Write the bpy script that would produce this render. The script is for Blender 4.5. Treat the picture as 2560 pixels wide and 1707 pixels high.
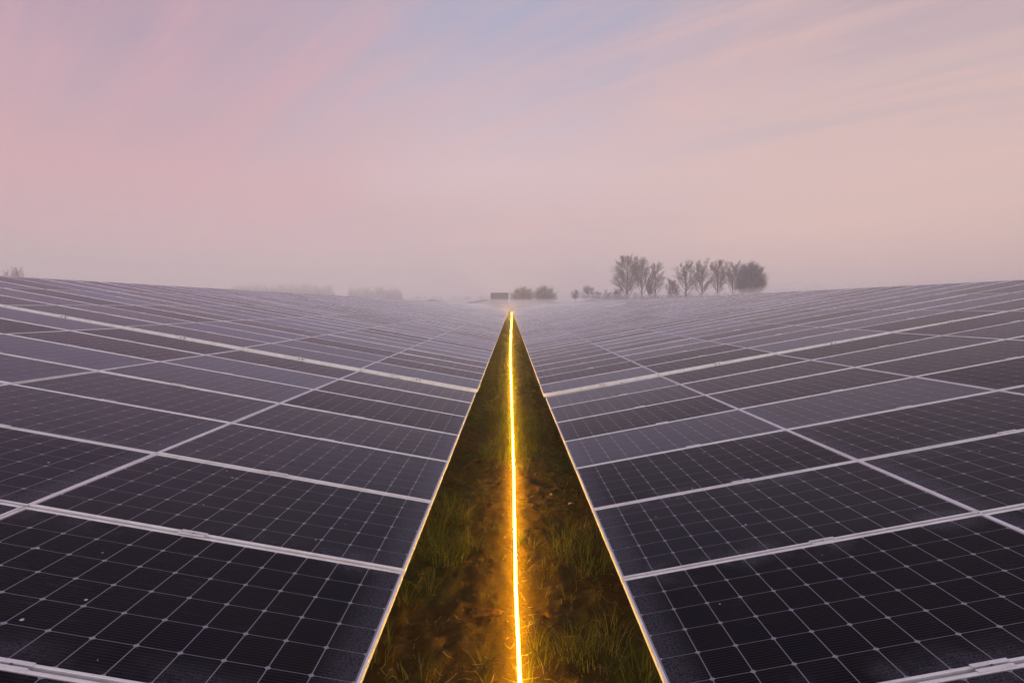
import bpy, math, random
import numpy as np
from mathutils import Matrix, Vector, noise

random.seed(7)
RNG = np.random.default_rng(7)
for o in list(bpy.data.objects):
    bpy.data.objects.remove(o, do_unlink=True)
scene = bpy.context.scene
COL = scene.collection

# ------------------------------------------------------------------ camera
PITCH = 0.05926
FPX = 1313.49
cam_d = bpy.data.cameras.new('camera')
cam_d.sensor_width = 36.0
cam_d.lens = 36.0 * FPX / 2560.0
cam_d.clip_start = 0.05
cam_d.clip_end = 8000.0
cam = bpy.data.objects.new('camera', cam_d)
cam.location = (0, 0, 0)
cam.rotation_euler = (math.pi / 2 - PITCH, 0, 0)
COL.objects.link(cam)
scene.camera = cam

# ------------------------------------------------------------------ view / render settings
scene.view_settings.view_transform = 'Standard'
scene.view_settings.look = 'None'
scene.view_settings.exposure = 0.0
scene.view_settings.gamma = 1.0
scene.view_settings.use_curve_mapping = False
scene.render.engine = 'CYCLES'
cy = scene.cycles
cy.max_bounces = 8
cy.diffuse_bounces = 3
cy.glossy_bounces = 3
cy.volume_bounces = 4
cy.transparent_max_bounces = 8
cy.sample_clamp_indirect = 4.0
cy.caustics_reflective = False
cy.caustics_refractive = False

# ------------------------------------------------------------------ world: dusk sky with thin pink cloud
SUN_EL = math.radians(5.0)
SUN_AZ = math.radians(160.0)      # clockwise from +Y: the sun stands low behind the camera
world = bpy.data.worlds.new("World")
scene.world = world
world.use_nodes = True
wt = world.node_tree
wt.nodes.clear()


class NT:
    """tiny helper to write node trees"""
    def __init__(self, tree):
        self.t = tree

    def n(self, kind, **kw):
        x = self.t.nodes.new(kind)
        for k, v in kw.items():
            setattr(x, k, v)
        return x

    def link(self, a, b):
        self.t.links.new(a, b)

    def val(self, sock, v):
        if hasattr(v, 'is_output') or isinstance(v, bpy.types.NodeSocket):
            self.link(v, sock)
        else:
            sock.default_value = v

    def math(self, op, a, b=0.0, c=None, clamp=False):
        x = self.n('ShaderNodeMath', operation=op)
        x.use_clamp = clamp
        self.val(x.inputs[0], a)
        self.val(x.inputs[1], b)
        if c is not None:
            self.val(x.inputs[2], c)
        return x.outputs[0]

    def smooth(self, v, a, b, lo=0.0, hi=1.0):
        x = self.n('ShaderNodeMapRange', interpolation_type='SMOOTHSTEP')
        self.val(x.inputs[0], v)
        self.val(x.inputs[1], a)
        self.val(x.inputs[2], b)
        self.val(x.inputs[3], lo)
        self.val(x.inputs[4], hi)
        return x.outputs[0]

    def mix(self, f, a, b, mode='MIX'):
        x = self.n('ShaderNodeMix', data_type='RGBA', blend_type=mode)
        self.val(x.inputs[0], f)
        for s, v in ((x.inputs[6], a), (x.inputs[7], b)):
            if isinstance(v, tuple):
                s.default_value = (*v, 1.0) if len(v) == 3 else v
            else:
                self.link(v, s)
        return x.outputs[2]

    def noise(self, vec, scale, detail=4.0, rough=0.55, dist=0.0):
        x = self.n('ShaderNodeTexNoise')
        if vec is not None:
            self.link(vec, x.inputs['Vector'])
        x.inputs['Scale'].default_value = scale
        x.inputs['Detail'].default_value = detail
        x.inputs['Roughness'].default_value = rough
        x.inputs['Distortion'].default_value = dist
        return x.outputs[0]

    def comb(self, x, y, z):
        c = self.n('ShaderNodeCombineXYZ')
        for s, v in zip(c.inputs, (x, y, z)):
            self.val(s, v)
        return c.outputs[0]

    def ramp(self, v, stops):
        r = self.n('ShaderNodeValToRGB')
        r.color_ramp.interpolation = 'EASE'
        el = r.color_ramp.elements
        while len(el) < len(stops):
            el.new(0.5)
        for e, (p, c) in zip(el, stops):
            e.position = p
            e.color = (*c, 1.0)
        self.link(v, r.inputs[0])
        return r.outputs[0]


def lin(r, g, b):
    f = lambda c: (c / 255 / 12.92) if c <= 10 else ((c / 255 + 0.055) / 1.055) ** 2.4
    return (f(r), f(g), f(b))


W_ = NT(wt)
tc = W_.n('ShaderNodeTexCoord')
sep = W_.n('ShaderNodeSeparateXYZ')
W_.link(tc.outputs['Generated'], sep.inputs[0])
sx, sy, sz = sep.outputs
# base vertical gradient of the sky in front, left and right tinted differently
el = W_.math('MAXIMUM', sz, 0.0)
left = W_.ramp(el, [(0.0, lin(188, 168, 178)), (0.06, lin(192, 170, 178)), (0.12, lin(204, 169, 176)), (0.21, lin(210, 167, 174)),
                    (0.31, lin(192, 163, 176)), (0.42, lin(170, 153, 174)), (0.6, lin(160, 150, 178)), (1.0, lin(128, 134, 174))])
mid = W_.ramp(el, [(0.0, lin(184, 165, 174)), (0.06, lin(190, 167, 173)), (0.14, lin(203, 176, 181)), (0.25, lin(217, 190, 194)),
                   (0.36, lin(207, 186, 196)), (0.49, lin(179, 174, 196)), (0.65, lin(158, 156, 186)), (1.0, lin(128, 134, 174))])
right = W_.ramp(el, [(0.0, lin(220, 186, 180)), (0.06, lin(224, 188, 180)), (0.12, lin(227, 191, 182)), (0.21, lin(226, 192, 186)),
                     (0.31, lin(208, 183, 185)), (0.42, lin(190, 168, 178)), (0.6, lin(168, 158, 182)), (1.0, lin(128, 134, 174))])
fx = W_.smooth(sx, -0.55, 0.65)
base = W_.mix(W_.smooth(sx, -0.60, 0.02), left, mid)
base = W_.mix(W_.smooth(sx, 0.02, 0.58), base, right)
# cloud streaks on a high layer
den = W_.math('ADD', el, 0.10)
cx = W_.math('DIVIDE', sx, den)
cyy = W_.math('DIVIDE', sy, den)
A = math.radians(-52)
ca, sa = math.cos(A), math.sin(A)
ualong = W_.math('ADD', W_.math('MULTIPLY', cx, sa), W_.math('MULTIPLY', cyy, ca))
uacross = W_.math('SUBTRACT', W_.math('MULTIPLY', cx, ca), W_.math('MULTIPLY', cyy, sa))
pv = W_.comb(W_.math('MULTIPLY', ualong, 0.30), W_.math('ADD', uacross, 0.9), 5.2)
n1 = W_.noise(pv, 0.95, 6.0, 0.60, 1.0)
n2 = W_.noise(W_.comb(W_.math('MULTIPLY', ualong, 0.30), W_.math('MULTIPLY', uacross, 2.6), 9.1), 1.3, 8.0, 0.66, 1.4)
streak = W_.smooth(n1, 0.38, 0.68)
fine = W_.smooth(n2, 0.36, 0.70)
veil_col = W_.mix(fx, lin(216, 166, 176), lin(236, 196, 184))
blue = W_.mix(0.5, base, lin(164, 168, 198))
# bluish gaps where the veil is thin, strongest high up
thin = W_.math('MULTIPLY', W_.smooth(n1, 0.64, 0.36), W_.smooth(el, 0.22, 0.46))
az = W_.math('DIVIDE', sx, W_.math('MAXIMUM', W_.math('ABSOLUTE', sy), 0.1))
patch = W_.smooth(W_.math('ABSOLUTE', W_.math('SUBTRACT', az, 0.22)), 0.75, 0.05)
clear = W_.math('MULTIPLY', W_.smooth(el, 0.28, 0.50), W_.math('MULTIPLY', patch, 0.25))
base2 = W_.mix(W_.math('ADD', W_.math('MULTIPLY', W_.math('MULTIPLY', thin, 0.75), W_.math('ADD', 0.35, W_.math('MULTIPLY', patch, 0.65))), clear, clamp=True), base, blue)
amt = W_.math('MULTIPLY', W_.math('ADD', W_.math('MULTIPLY', streak, 0.30), W_.math('MULTIPLY', fine, 0.38)),
              W_.smooth(el, 0.03, 0.20))
front = W_.mix(amt, base2, veil_col)
# the glow of the low sun behind the camera
back = W_.ramp(el, [(0.0, (2.4, 2.02, 1.80)), (0.15, (1.95, 1.74, 1.66)), (0.40, (1.15, 1.09, 1.18)),
                    (0.70, (0.55, 0.55, 0.68)), (1.0, lin(136, 142, 182))])
fy = W_.smooth(sy, 0.10, -0.75)
sky_col = W_.mix(fy, front, back)
ground_col = W_.smooth(sz, -0.02, -0.12)
sky_col = W_.mix(ground_col, sky_col, (0.10, 0.09, 0.09))
skyt = W_.n('ShaderNodeTexSky', sky_type='NISHITA')
skyt.sun_disc = False
skyt.sun_elevation = SUN_EL
skyt.sun_rotation = SUN_AZ
bg1 = W_.n('ShaderNodeBackground')
W_.link(sky_col, bg1.inputs[0])
bg1.inputs[1].default_value = 0.98
bg2 = W_.n('ShaderNodeBackground')
W_.link(skyt.outputs[0], bg2.inputs[0])
bg2.inputs[1].default_value = 0.015
add = W_.n('ShaderNodeAddShader')
W_.link(bg1.outputs[0], add.inputs[0])
W_.link(bg2.outputs[0], add.inputs[1])
wo = W_.n('ShaderNodeOutputWorld')
W_.link(add.outputs[0], wo.inputs[0])

# ------------------------------------------------------------------ sun (behind the camera, veiled and weak)
sd = bpy.data.lights.new('sun', 'SUN')
sd.energy = 0.50
sd.angle = math.radians(14)
sd.color = (1.0, 0.80, 0.62)
sun = bpy.data.objects.new('sun', sd)
sdir = Vector((math.sin(SUN_AZ) * math.cos(SUN_EL), math.cos(SUN_AZ) * math.cos(SUN_EL), math.sin(SUN_EL)))
sun.rotation_euler = sdir.to_track_quat('Z', 'Y').to_euler()
sun.location = (0, -20, 30)
COL.objects.link(sun)


# ------------------------------------------------------------------ helpers
def tag(o, label=None, cat=None, group=None, kind=None):
    if label: o['label'] = label
    if cat: o['category'] = cat
    if group: o['group'] = group
    if kind: o['kind'] = kind
    return o


def link(o, parent=None):
    COL.objects.link(o)
    if parent is not None:
        o.parent = parent
    return o


def mesh_from(name, verts, faces, mats=(), fmat=None, uvs=None, smooth=False):
    me = bpy.data.meshes.new(name)
    me.from_pydata([tuple(v) for v in verts], [], [tuple(f) for f in faces])
    for m in mats:
        me.materials.append(m)
    if fmat is not None:
        me.polygons.foreach_set('material_index', np.asarray(fmat, dtype=np.int32))
    if uvs is not None:
        uv = me.uv_layers.new(name='UVMap')
        uv.data.foreach_set('uv', np.asarray(uvs, dtype=np.float32).ravel())
    if smooth:
        me.polygons.foreach_set('use_smooth', np.ones(len(me.polygons), dtype=bool))
    me.update()
    return me


def new_obj(name, me, parent=None):
    o = bpy.data.objects.new(name, me)
    return link(o, parent)


def empty(name, parent=None):
    o = bpy.data.objects.new(name, None)
    o.empty_display_size = 0.2
    return link(o, parent)


class MB:
    def __init__(self):
        self.v = []; self.f = []; self.m = []

    def box(self, lo, hi, m=0, M=None):
        b = len(self.v)
        for x in (lo[0], hi[0]):
            for y in (lo[1], hi[1]):
                for z in (lo[2], hi[2]):
                    p = Vector((x, y, z))
                    self.v.append(tuple(M @ p) if M is not None else (x, y, z))
        for q in ((0, 1, 3, 2), (4, 6, 7, 5), (0, 4, 5, 1), (2, 3, 7, 6), (0, 2, 6, 4), (1, 5, 7, 3)):
            self.f.append(tuple(b + i for i in q)); self.m.append(m)

    def tube(self, pts, rad, sides=6, m=0, caps=True):
        pts = [Vector(p) for p in pts]
        base = len(self.v)
        n = len(pts)
        up = Vector((0, 0, 1))
        for i, p in enumerate(pts):
            d = (pts[min(i + 1, n - 1)] - pts[max(i - 1, 0)])
            if d.length < 1e-9: d = Vector((0, 0, 1))
            d.normalize()
            a = d.cross(up if abs(d.z) < 0.95 else Vector((1, 0, 0))).normalized()
            b = d.cross(a)
            r = rad[i] if hasattr(rad, '__len__') else rad
            for k in range(sides):
                t = 2 * math.pi * k / sides
                self.v.append(tuple(p + a * (r * math.cos(t)) + b * (r * math.sin(t))))
        for i in range(n - 1):
            for k in range(sides):
                k2 = (k + 1) % sides
                self.f.append((base + i * sides + k, base + i * sides + k2, base + (i + 1) * sides + k2, base + (i + 1) * sides + k))
                self.m.append(m)
        if caps:
            self.f.append(tuple(base + k for k in range(sides))[::-1]); self.m.append(m)
            self.f.append(tuple(base + (n - 1) * sides + k for k in range(sides))); self.m.append(m)

    def build(self, name, mats, parent=None, smooth=False):
        if not isinstance(mats, (list, tuple)): mats = [mats]
        return new_obj(name, mesh_from(name, self.v, self.f, mats, self.m, smooth=smooth), parent)


def new_mat(name):
    m = bpy.data.materials.new(name)
    m.use_nodes = True
    m.node_tree.nodes.clear()
    T = NT(m.node_tree)
    out = T.n('ShaderNodeOutputMaterial')
    b = T.n('ShaderNodeBsdfPrincipled')
    T.link(b.outputs[0], out.inputs[0])
    return m, T, b, out


def simple_mat(name, col, rough=0.8, metal=0.0, var=0.25, scale=6.0, spec=0.3, bump=0.0):
    m, T, b, out = new_mat(name)
    g = T.n('ShaderNodeNewGeometry')
    nz = T.noise(g.outputs['Position'], scale, 5.0, 0.6)
    k = T.smooth(nz, 0.25, 0.75, 1.0 - var, 1.0 + var)
    c = T.mix(1.0, col, T.comb(k, k, k), 'MULTIPLY')
    T.link(c, b.inputs['Base Color'])
    b.inputs['Roughness'].default_value = rough
    b.inputs['Metallic'].default_value = metal
    b.inputs['Specular IOR Level'].default_value = spec
    if bump:
        bp = T.n('ShaderNodeBump')
        bp.inputs['Strength'].default_value = bump
        T.link(nz, bp.inputs['Height'])
        T.link(bp.outputs[0], b.inputs['Normal'])
    return m


# ------------------------------------------------------------------ terrain
def terrain(Y):
    """height of the field along the corridor"""
    if Y < 8.8:
        z = -2.05
    else:
        z = -2.05 + 0.0085 * (min(Y, 226.0) - 8.8)
    if Y > 226:
        t = min(1.0, (Y - 226.0) / 12.0)
        z += 2.30 * t * t * (3 - 2 * t)
    return z


# ================================================================== MATERIALS OF THE PANELS
L_P, W_P = 1.997, 0.995        # a panel, long side up the slope
GAP = 0.020
GAPL = 0.008
LC, WC = L_P + GAPL, W_P + GAP  # pitch of the panels
LIP = 0.012                    # width of the frame's lip over the glass
CELL = 0.1608
CELLU = 0.1633

m_glass, T, b, out = new_mat('cell_glass')
uvn = T.n('ShaderNodeUVMap', uv_map='UVMap')
s3 = T.n('ShaderNodeSeparateXYZ')
T.link(uvn.outputs[0], s3.inputs[0])
u, v = s3.outputs[0], s3.outputs[1]
u0 = (L_P - 12 * CELLU) / 2
v0 = (W_P - 6 * CELL) / 2
cu = T.math('DIVIDE', T.math('SUBTRACT', u, u0), CELLU)
cv = T.math('DIVIDE', T.math('SUBTRACT', v, v0), CELL)
du = T.math('ABSOLUTE', T.math('SUBTRACT', cu, T.math('ROUND', cu)))   # distance to the nearest cell joint
dv = T.math('ABSOLUTE', T.math('SUBTRACT', cv, T.math('ROUND', cv)))
line_u = T.math('LESS_THAN', du, 0.0105)
line_v = T.math('MULTIPLY', T.math('LESS_THAN', dv, 0.0075), 0.75)
corner = T.math('LESS_THAN', T.math('ADD', T.math('MULTIPLY', du, 0.85), dv), 0.070)
inside = T.math('MULTIPLY',
                T.math('MULTIPLY', T.math('GREATER_THAN', cu, 0.0), T.math('LESS_THAN', cu, 12.0)),
                T.math('MULTIPLY', T.math('GREATER_THAN', cv, 0.0), T.math('LESS_THAN', cv, 6.0)))
outside = T.math('SUBTRACT', 1.0, inside)
white = T.math('MAXIMUM', T.math('MAXIMUM', line_u, line_v), T.math('MAXIMUM', corner, outside))
# busbars along the slope
bb = T.math('MULTIPLY', cv, 11.0)
bd = T.math('ABSOLUTE', T.math('SUBTRACT', bb, T.math('ROUND', bb)))
bus = T.math('LESS_THAN', bd, 0.13)
# dust of each panel
at_o = T.n('ShaderNodeAttribute', attribute_type='OBJECT', attribute_name='dust')
at_g = T.n('ShaderNodeAttribute', attribute_type='GEOMETRY', attribute_name='panel_dust')
dust = T.math('ADD', at_o.outputs['Fac'], at_g.outputs['Fac'])
geo = T.n('ShaderNodeNewGeometry')
pos = geo.outputs['Position']
ncell = T.n('ShaderNodeTexWhiteNoise', noise_dimensions='3D')
T.link(T.comb(T.math('FLOOR', cu), T.math('FLOOR', cv), dust), ncell.inputs[0])
cellvar = ncell.outputs['Value']
grain = T.noise(pos, 130.0, 3.0, 0.7)
cloud = T.noise(pos, 2.2, 4.0, 0.6)
strk = T.noise(T.comb(T.math('MULTIPLY', u, 5.0), T.math('MULTIPLY', v, 70.0), dust), 1.0, 4.0, 0.65)
# dirt gathers along the lower edge and the side joints
edge_v = T.math('MINIMUM', v, T.math('SUBTRACT', W_P, v))
e1 = T.smooth(edge_v, 0.19, 0.01)
e2 = T.smooth(u, 0.22, 0.03)
edge = T.math('MAXIMUM', T.math('MULTIPLY', e1, T.smooth(cloud, 0.42, 0.66)), T.math('MULTIPLY', e2, 0.9))
edge = T.math('MULTIPLY', edge, T.smooth(grain, 0.30, 0.62))
edge = T.math('MULTIPLY', edge, T.smooth(dust, 0.0, 0.8, 0.80, 1.0))
film = T.math('MULTIPLY', dust, T.smooth(cloud, 0.2, 0.8, 0.75, 1.2))
stk = T.math('MULTIPLY', T.math('MULTIPLY', T.smooth(strk, 0.55, 0.75), 0.6), T.smooth(cloud, 0.50, 0.68))
# specks: droppings and grit
vor = T.n('ShaderNodeTexVoronoi', feature='F1')
T.link(pos, vor.inputs['Vector'])
vor.inputs['Scale'].default_value = 11.0
sc = T.n('ShaderNodeSeparateColor')
T.link(vor.outputs['Color'], sc.inputs[0])
speck = T.math('MULTIPLY', T.math('LESS_THAN', vor.outputs['Distance'], T.math('MULTIPLY', sc.outputs[1], 0.085)),
               T.math('GREATER_THAN', sc.outputs[0], 0.80))
hue = T.math('FRACT', T.math('MULTIPLY', dust, 37.3))
cell_c = T.mix(T.math('ADD', T.math('MULTIPLY', cellvar, 0.4), T.math('MULTIPLY', hue, 0.6)), (0.0026, 0.0027, 0.0068), (0.0066, 0.0038, 0.0052))
cell_c = T.mix(T.math('MULTIPLY', bus, 0.5), cell_c, (0.040, 0.033, 0.036))
line_c = T.mix(film, (0.29, 0.265, 0.31), (0.40, 0.375, 0.43))
col = T.mix(white, cell_c, line_c)
dirt = T.math('MINIMUM', T.math('ADD', T.math('MULTIPLY', T.math('POWER', film, 1.6), 0.18),
                                T.math('ADD', T.math('MULTIPLY', edge, 0.34), T.math('MULTIPLY', stk, 0.30))), 0.8)
col = T.mix(T.math('MULTIPLY', dirt, T.math('SUBTRACT', 1.0, T.math('MULTIPLY', white, 0.6))), col, (0.205, 0.205, 0.245))
col = T.mix(speck, col, (0.55, 0.54, 0.52))
T.t.nodes.remove(b)
dif = T.n('ShaderNodeBsdfDiffuse')
gls = T.n('ShaderNodeBsdfGlossy')
frs = T.n('ShaderNodeFresnel')
msh = T.n('ShaderNodeMixShader')
T.link(col, dif.inputs['Color'])
gls.inputs['Color'].default_value = (0.71, 0.735, 0.84, 1.0)
rg = T.math('ADD', T.math('ADD', 0.10, T.math('MULTIPLY', film, 0.22)), T.math('MULTIPLY', grain, 0.10))
rg = T.math('ADD', rg, T.math('MULTIPLY', edge, 0.3))
T.link(rg, gls.inputs['Roughness'])
T.link(T.math('ADD', 1.115, T.math('MULTIPLY', dust, 0.27)), frs.inputs['IOR'])
T.link(frs.outputs[0], msh.inputs[0])
T.link(dif.outputs[0], msh.inputs[1])
T.link(gls.outputs[0], msh.inputs[2])
T.link(msh.outputs[0], out.inputs[0])
bp = T.n('ShaderNodeBump')
bp.inputs['Strength'].default_value = 0.06
bp.inputs['Distance'].default_value = 0.002
T.link(grain, bp.inputs['Height'])
for nd in (dif, gls, frs):
    T.link(bp.outputs[0], nd.inputs['Normal'])

m_frame, T, b, out = new_mat('aluminium')
geo = T.n('ShaderNodeNewGeometry')
nz = T.noise(geo.outputs['Position'], 9.0, 5.0, 0.65)
nf = T.noise(geo.outputs['Position'], 120.0, 3.0, 0.65)
c1 = T.mix(T.smooth(nz, 0.35, 0.75), (0.87, 0.85, 0.86), (0.71, 0.68, 0.665))
c2 = T.mix(T.math('MULTIPLY', T.smooth(nf, 0.62, 0.75), 0.35), c1, (0.35, 0.31, 0.27))
T.link(c2, b.inputs['Base Color'])
b.inputs['Metallic'].default_value = 0.25
b.inputs['Roughness'].default_value = 0.50

m_back = simple_mat('white_backsheet', (0.62, 0.61, 0.60), 0.6)
m_clamp = simple_mat('clamp_metal', (0.78, 0.76, 0.78), 0.42, 0.3, 0.12, 20.0)
m_bolt = simple_mat('bolt_steel', (0.10, 0.085, 0.07), 0.5, 0.6)
m_rack = simple_mat('galvanised_steel', (0.42, 0.41, 0.40), 0.55, 0.5)

# ------------------------------------------------------------------ one panel: frame, glass, clamp
H_F = 0.042
CH = 0.0015


def ring(z_out, inset_out, z_in=None):
    pass


def frame_mesh(H=None):
    H = H or H_F
    lo, hi = np.array((0, 0)), np.array((L_P, W_P))
    loops = []      # (inset, z)
    for ins, z in ((0, -H), (0, -CH), (CH, 0), (LIP - CH, 0), (LIP, -0.0010), (LIP, -0.0056)):
        loops.append([(ins, ins, z), (L_P - ins, ins, z), (L_P - ins, W_P - ins, z), (ins, W_P - ins, z)])
    V, Fc = [], []
    for lp in loops:
        V += lp
    for i in range(len(loops) - 1):
        for k in range(4):
            k2 = (k + 1) % 4
            Fc.append((i * 4 + k, i * 4 + k2, (i + 1) * 4 + k2, (i + 1) * 4 + k))
    n = len(V)     # bottom flange
    ins = 0.028
    V += [(ins, ins, -H), (L_P - ins, ins, -H), (L_P - ins, W_P - ins, -H), (ins, W_P - ins, -H)]
    for k in range(4):
        k2 = (k + 1) % 4
        Fc.append((k, n + k, n + k2, k2))
    return mesh_from('frame', V, Fc, [m_frame])


def glass_mesh():
    a, c, x1, y1 = LIP - 0.004, LIP - 0.004, L_P - LIP + 0.004, W_P - LIP + 0.004
    zt, zb = -0.0050, -0.010
    V = [(a, c, zt), (x1, c, zt), (x1, y1, zt), (a, y1, zt), (a, c, zb), (x1, c, zb), (x1, y1, zb), (a, y1, zb)]
    Fc = [(0, 1, 2, 3), (7, 6, 5, 4), (0, 4, 5, 1), (1, 5, 6, 2), (2, 6, 7, 3), (3, 7, 4, 0)]
    uv = []
    for f in Fc:
        uv += [(V[i][0], V[i][1]) for i in f]
    return mesh_from('glass_sheet', V, Fc, [m_glass, m_back], [0, 1, 1, 1, 1, 1], uv)


def clamp_mesh():
    """mid clamp bridging two frames: raised plate over both lips and a sunk channel with a bolt"""
    q = MB()
    x0, x1 = L_P * 0.53, L_P * 0.53 + 0.135
    yc = W_P + GAP / 2
    q.box((x0, yc - 0.021, 0.0006), (x1, yc - 0.006, 0.0048), 0)
    q.box((x0, yc + 0.006, 0.0006), (x1, yc + 0.021, 0.0048), 0)
    q.box((x0 + 0.006, yc - 0.006, -0.012), (x1 - 0.006, yc + 0.006, -0.004), 0)
    q.tube([(0.5 * (x0 + x1), yc, -0.004), (0.5 * (x0 + x1), yc, 0.004)], 0.0055, 6, 1)
    return mesh_from('clamp', q.v, q.f, [m_clamp, m_bolt], q.m)


def end_clamp_mesh(sg):
    """end clamp on the open front edge of a table (sg: +1 the edge is at y=0, -1 at y=W_P)"""
    q = MB()
    x0, x1 = L_P * 0.50, L_P * 0.50 + 0.10
    e = 0.0 if sg > 0 else W_P
    f = lambda a: e + sg * a
    def bx(xa, xb, ya, yb, za, zb, m):
        q.box((xa, min(f(ya), f(yb)), za), (xb, max(f(ya), f(yb)), zb), m)
    bx(x0, x1, -0.016, 0.011, 0.0006, 0.0060, 0)
    bx(x0, x1, -0.016, -0.0035, -0.034, 0.0004, 0)
    xm = 0.5 * (x0 + x1)
    q.tube([(xm, f(-0.0165), -0.014), (xm, f(-0.020), -0.014)], 0.0085, 8, 1)
    bx(x0 - 0.014, x0 - 0.004, -0.012, -0.0035, -0.030, -0.012, 1)
    return mesh_from('end_clamp', q.v, q.f, [m_clamp, m_bolt], q.m)


ME_FRAME, ME_GLASS, ME_CLAMP = frame_mesh(), glass_mesh(), clamp_mesh()
ME_DEEP = frame_mesh(0.060)
ME_END = {1: end_clamp_mesh(1), -1: end_clamp_mesh(-1)}

# ------------------------------------------------------------------ where the tables stand
TIERS = 6
#            origin of the low front corner      yaw     pitch    tilt
SECT = {('L', 1): ((-0.6060, 8.7957, -1.3800), 0.0058, 0.0000, 0.1810),
        ('L', 2): ((-0.5781, 8.8326, -1.3329), 0.0025, 0.0087, 0.1778),
        ('R', 1): ((0.5720, 8.9020, -1.4830), 0.0052, -0.0012, 0.1844),
        ('R', 2): ((0.5350, 8.9500, -1.4327), 0.0030, 0.0082, 0.1781)}
ROWS2 = 212


def sect_matrix(side, t):
    org, yaw, pit, tilt = SECT[(side, t)]
    sg = -1 if side == 'L' else 1
    return (Matrix.Translation(org) @ Matrix.Rotation(yaw, 4, 'Z') @ Matrix.Rotation(pit, 4, 'X')
            @ Matrix.Rotation(-sg * tilt, 4, 'Y'))


def panel_matrix(side, t, k, j, jit=True):
    M = sect_matrix(side, t)
    if side == 'R':
        P = Matrix.Translation((k * LC, j * WC + GAP / 2, 0))
    else:
        P = Matrix.Translation((-k * LC, (j + 1) * WC - GAP / 2, 0)) @ Matrix.Rotation(math.pi, 4, 'Z')
    r = random.Random(k * 7919 + j * 104729 + (1 if side == 'L' else 2) * 31 + t)
    J = Matrix.Identity(4)
    if jit:
        J = (Matrix.Translation((0, 0, r.uniform(-0.0015, 0.0015)))
             @ Matrix.Rotation(r.gauss(0, 0.0022), 4, 'X') @ Matrix.Rotation(r.gauss(0, 0.0012), 4, 'Y'))
    return M @ P @ J


def panel_dust(side, t, k, j):
    r = random.Random(k * 977 + j * 6151 + (1 if side == 'L' else 2) * 77 + t * 5)
    x = r.random()
    d = 0.02 + 0.20 * r.random() if x < 0.5 else 0.5 + 0.5 * r.random()
    if side == 'R': d *= 0.75
    if side == 'R' and t == 1: d *= 0.35
    if t == 1 and j <= -6: d *= 0.2
    elif t == 1 and j <= -4: d *= 0.7
    return d


fixed_dust = {('R', 1, 0, -4): 0.85, ('R', 1, 1, -4): 0.75, ('R', 1, 0, -5): 0.15, ('R', 1, 1, -5): 0.20,
              ('R', 1, 0, -3): 0.15, ('R', 1, 1, -3): 0.20, ('R', 1, 0, -6): 0.25, ('R', 1, 1, -6): 0.20,
              ('L', 1, 0, -3): 0.15, ('L', 1, 0, -2): 0.20, ('L', 1, 0, -1): 0.40, ('L', 1, 1, -3): 0.75,
              ('L', 1, 0, -4): 0.45, ('L', 1, 0, -5): 0.50, ('L', 1, 1, -5): 0.50, ('L', 1, 0, -6): 0.30,
              ('L', 1, 1, -6): 0.25, ('L', 1, 0, -7): 0.12, ('R', 1, 0, -7): 0.05, ('R', 1, 1, -7): 0.04,
              ('R', 2, 2, 0): 0.7, ('R', 2, 0, 0): 0.75, ('R', 1, 0, -1): 0.65, ('R', 1, 0, -2): 0.35,
              ('L', 2, 0, 0): 0.8, ('L', 2, 1, 0): 0.75, ('L', 2, 2, 0): 0.4, ('L', 2, 3, 0): 0.35}


def dust_of(key):
    return fixed_dust.get(key, None) if key in fixed_dust else panel_dust(*key)


def project(p):
    c, s = math.cos(PITCH), math.sin(PITCH)
    x, y, z = p
    yy = c * y - s * z
    zz = s * y + c * z
    if yy < 0.05:
        return None
    return (1280 + FPX * x / yy, 853.5 - FPX * zz / yy)


def clip_area(poly):
    for axis, lim, sgn in ((0, 0, 1), (0, 2560, -1), (1, 0, 1), (1, 1707, -1)):
        outp = []
        for i in range(len(poly)):
            a, c = poly[i], poly[(i + 1) % len(poly)]
            da, dc = sgn * (a[axis] - lim), sgn * (c[axis] - lim)
            if da >= 0: outp.append(a)
            if da * dc < 0:
                t = da / (da - dc)
                outp.append((a[0] + t * (c[0] - a[0]), a[1] + t * (c[1] - a[1])))
        poly = outp
        if not poly: return 0.0
    return abs(sum(poly[i][0] * poly[(i + 1) % len(poly)][1] - poly[(i + 1) % len(poly)][0] * poly[i][1]
                   for i in range(len(poly)))) / 2


def panel_area(M):
    """visible area in the picture; near panels are cut into a grid so that nothing behind the lens counts"""
    a = 0.0
    NX, NY = 6, 3
    for ix in range(NX):
        for iy in range(NY):
            ps = []
            for fx_, fy_ in ((0, 0), (1, 0), (1, 1), (0, 1)):
                q = project(M @ Vector((L_P * (ix + fx_) / NX, W_P * (iy + fy_) / NY, 0)))
                if q is None: break
                ps.append(q)
            if len(ps) == 4:
                a += clip_area(ps)
    return a


allp = []
for side in 'LR':
    for k in range(TIERS):
        for j in range(-9, 0):
            allp.append((side, 1, k, j))
        for j in range(ROWS2):
            allp.append((side, 2, k, j))
area = {}
for key in allp:
    if key[1] == 1 or key[3] < 60:
        area[key] = panel_area(panel_matrix(*key, jit=False))
    else:
        area[key] = 0.0
order = sorted(allp, key=lambda q: -area[q])
chosen = [q for q in order[:300] if area[q] > 0]
chosen_set = set(chosen)

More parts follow.
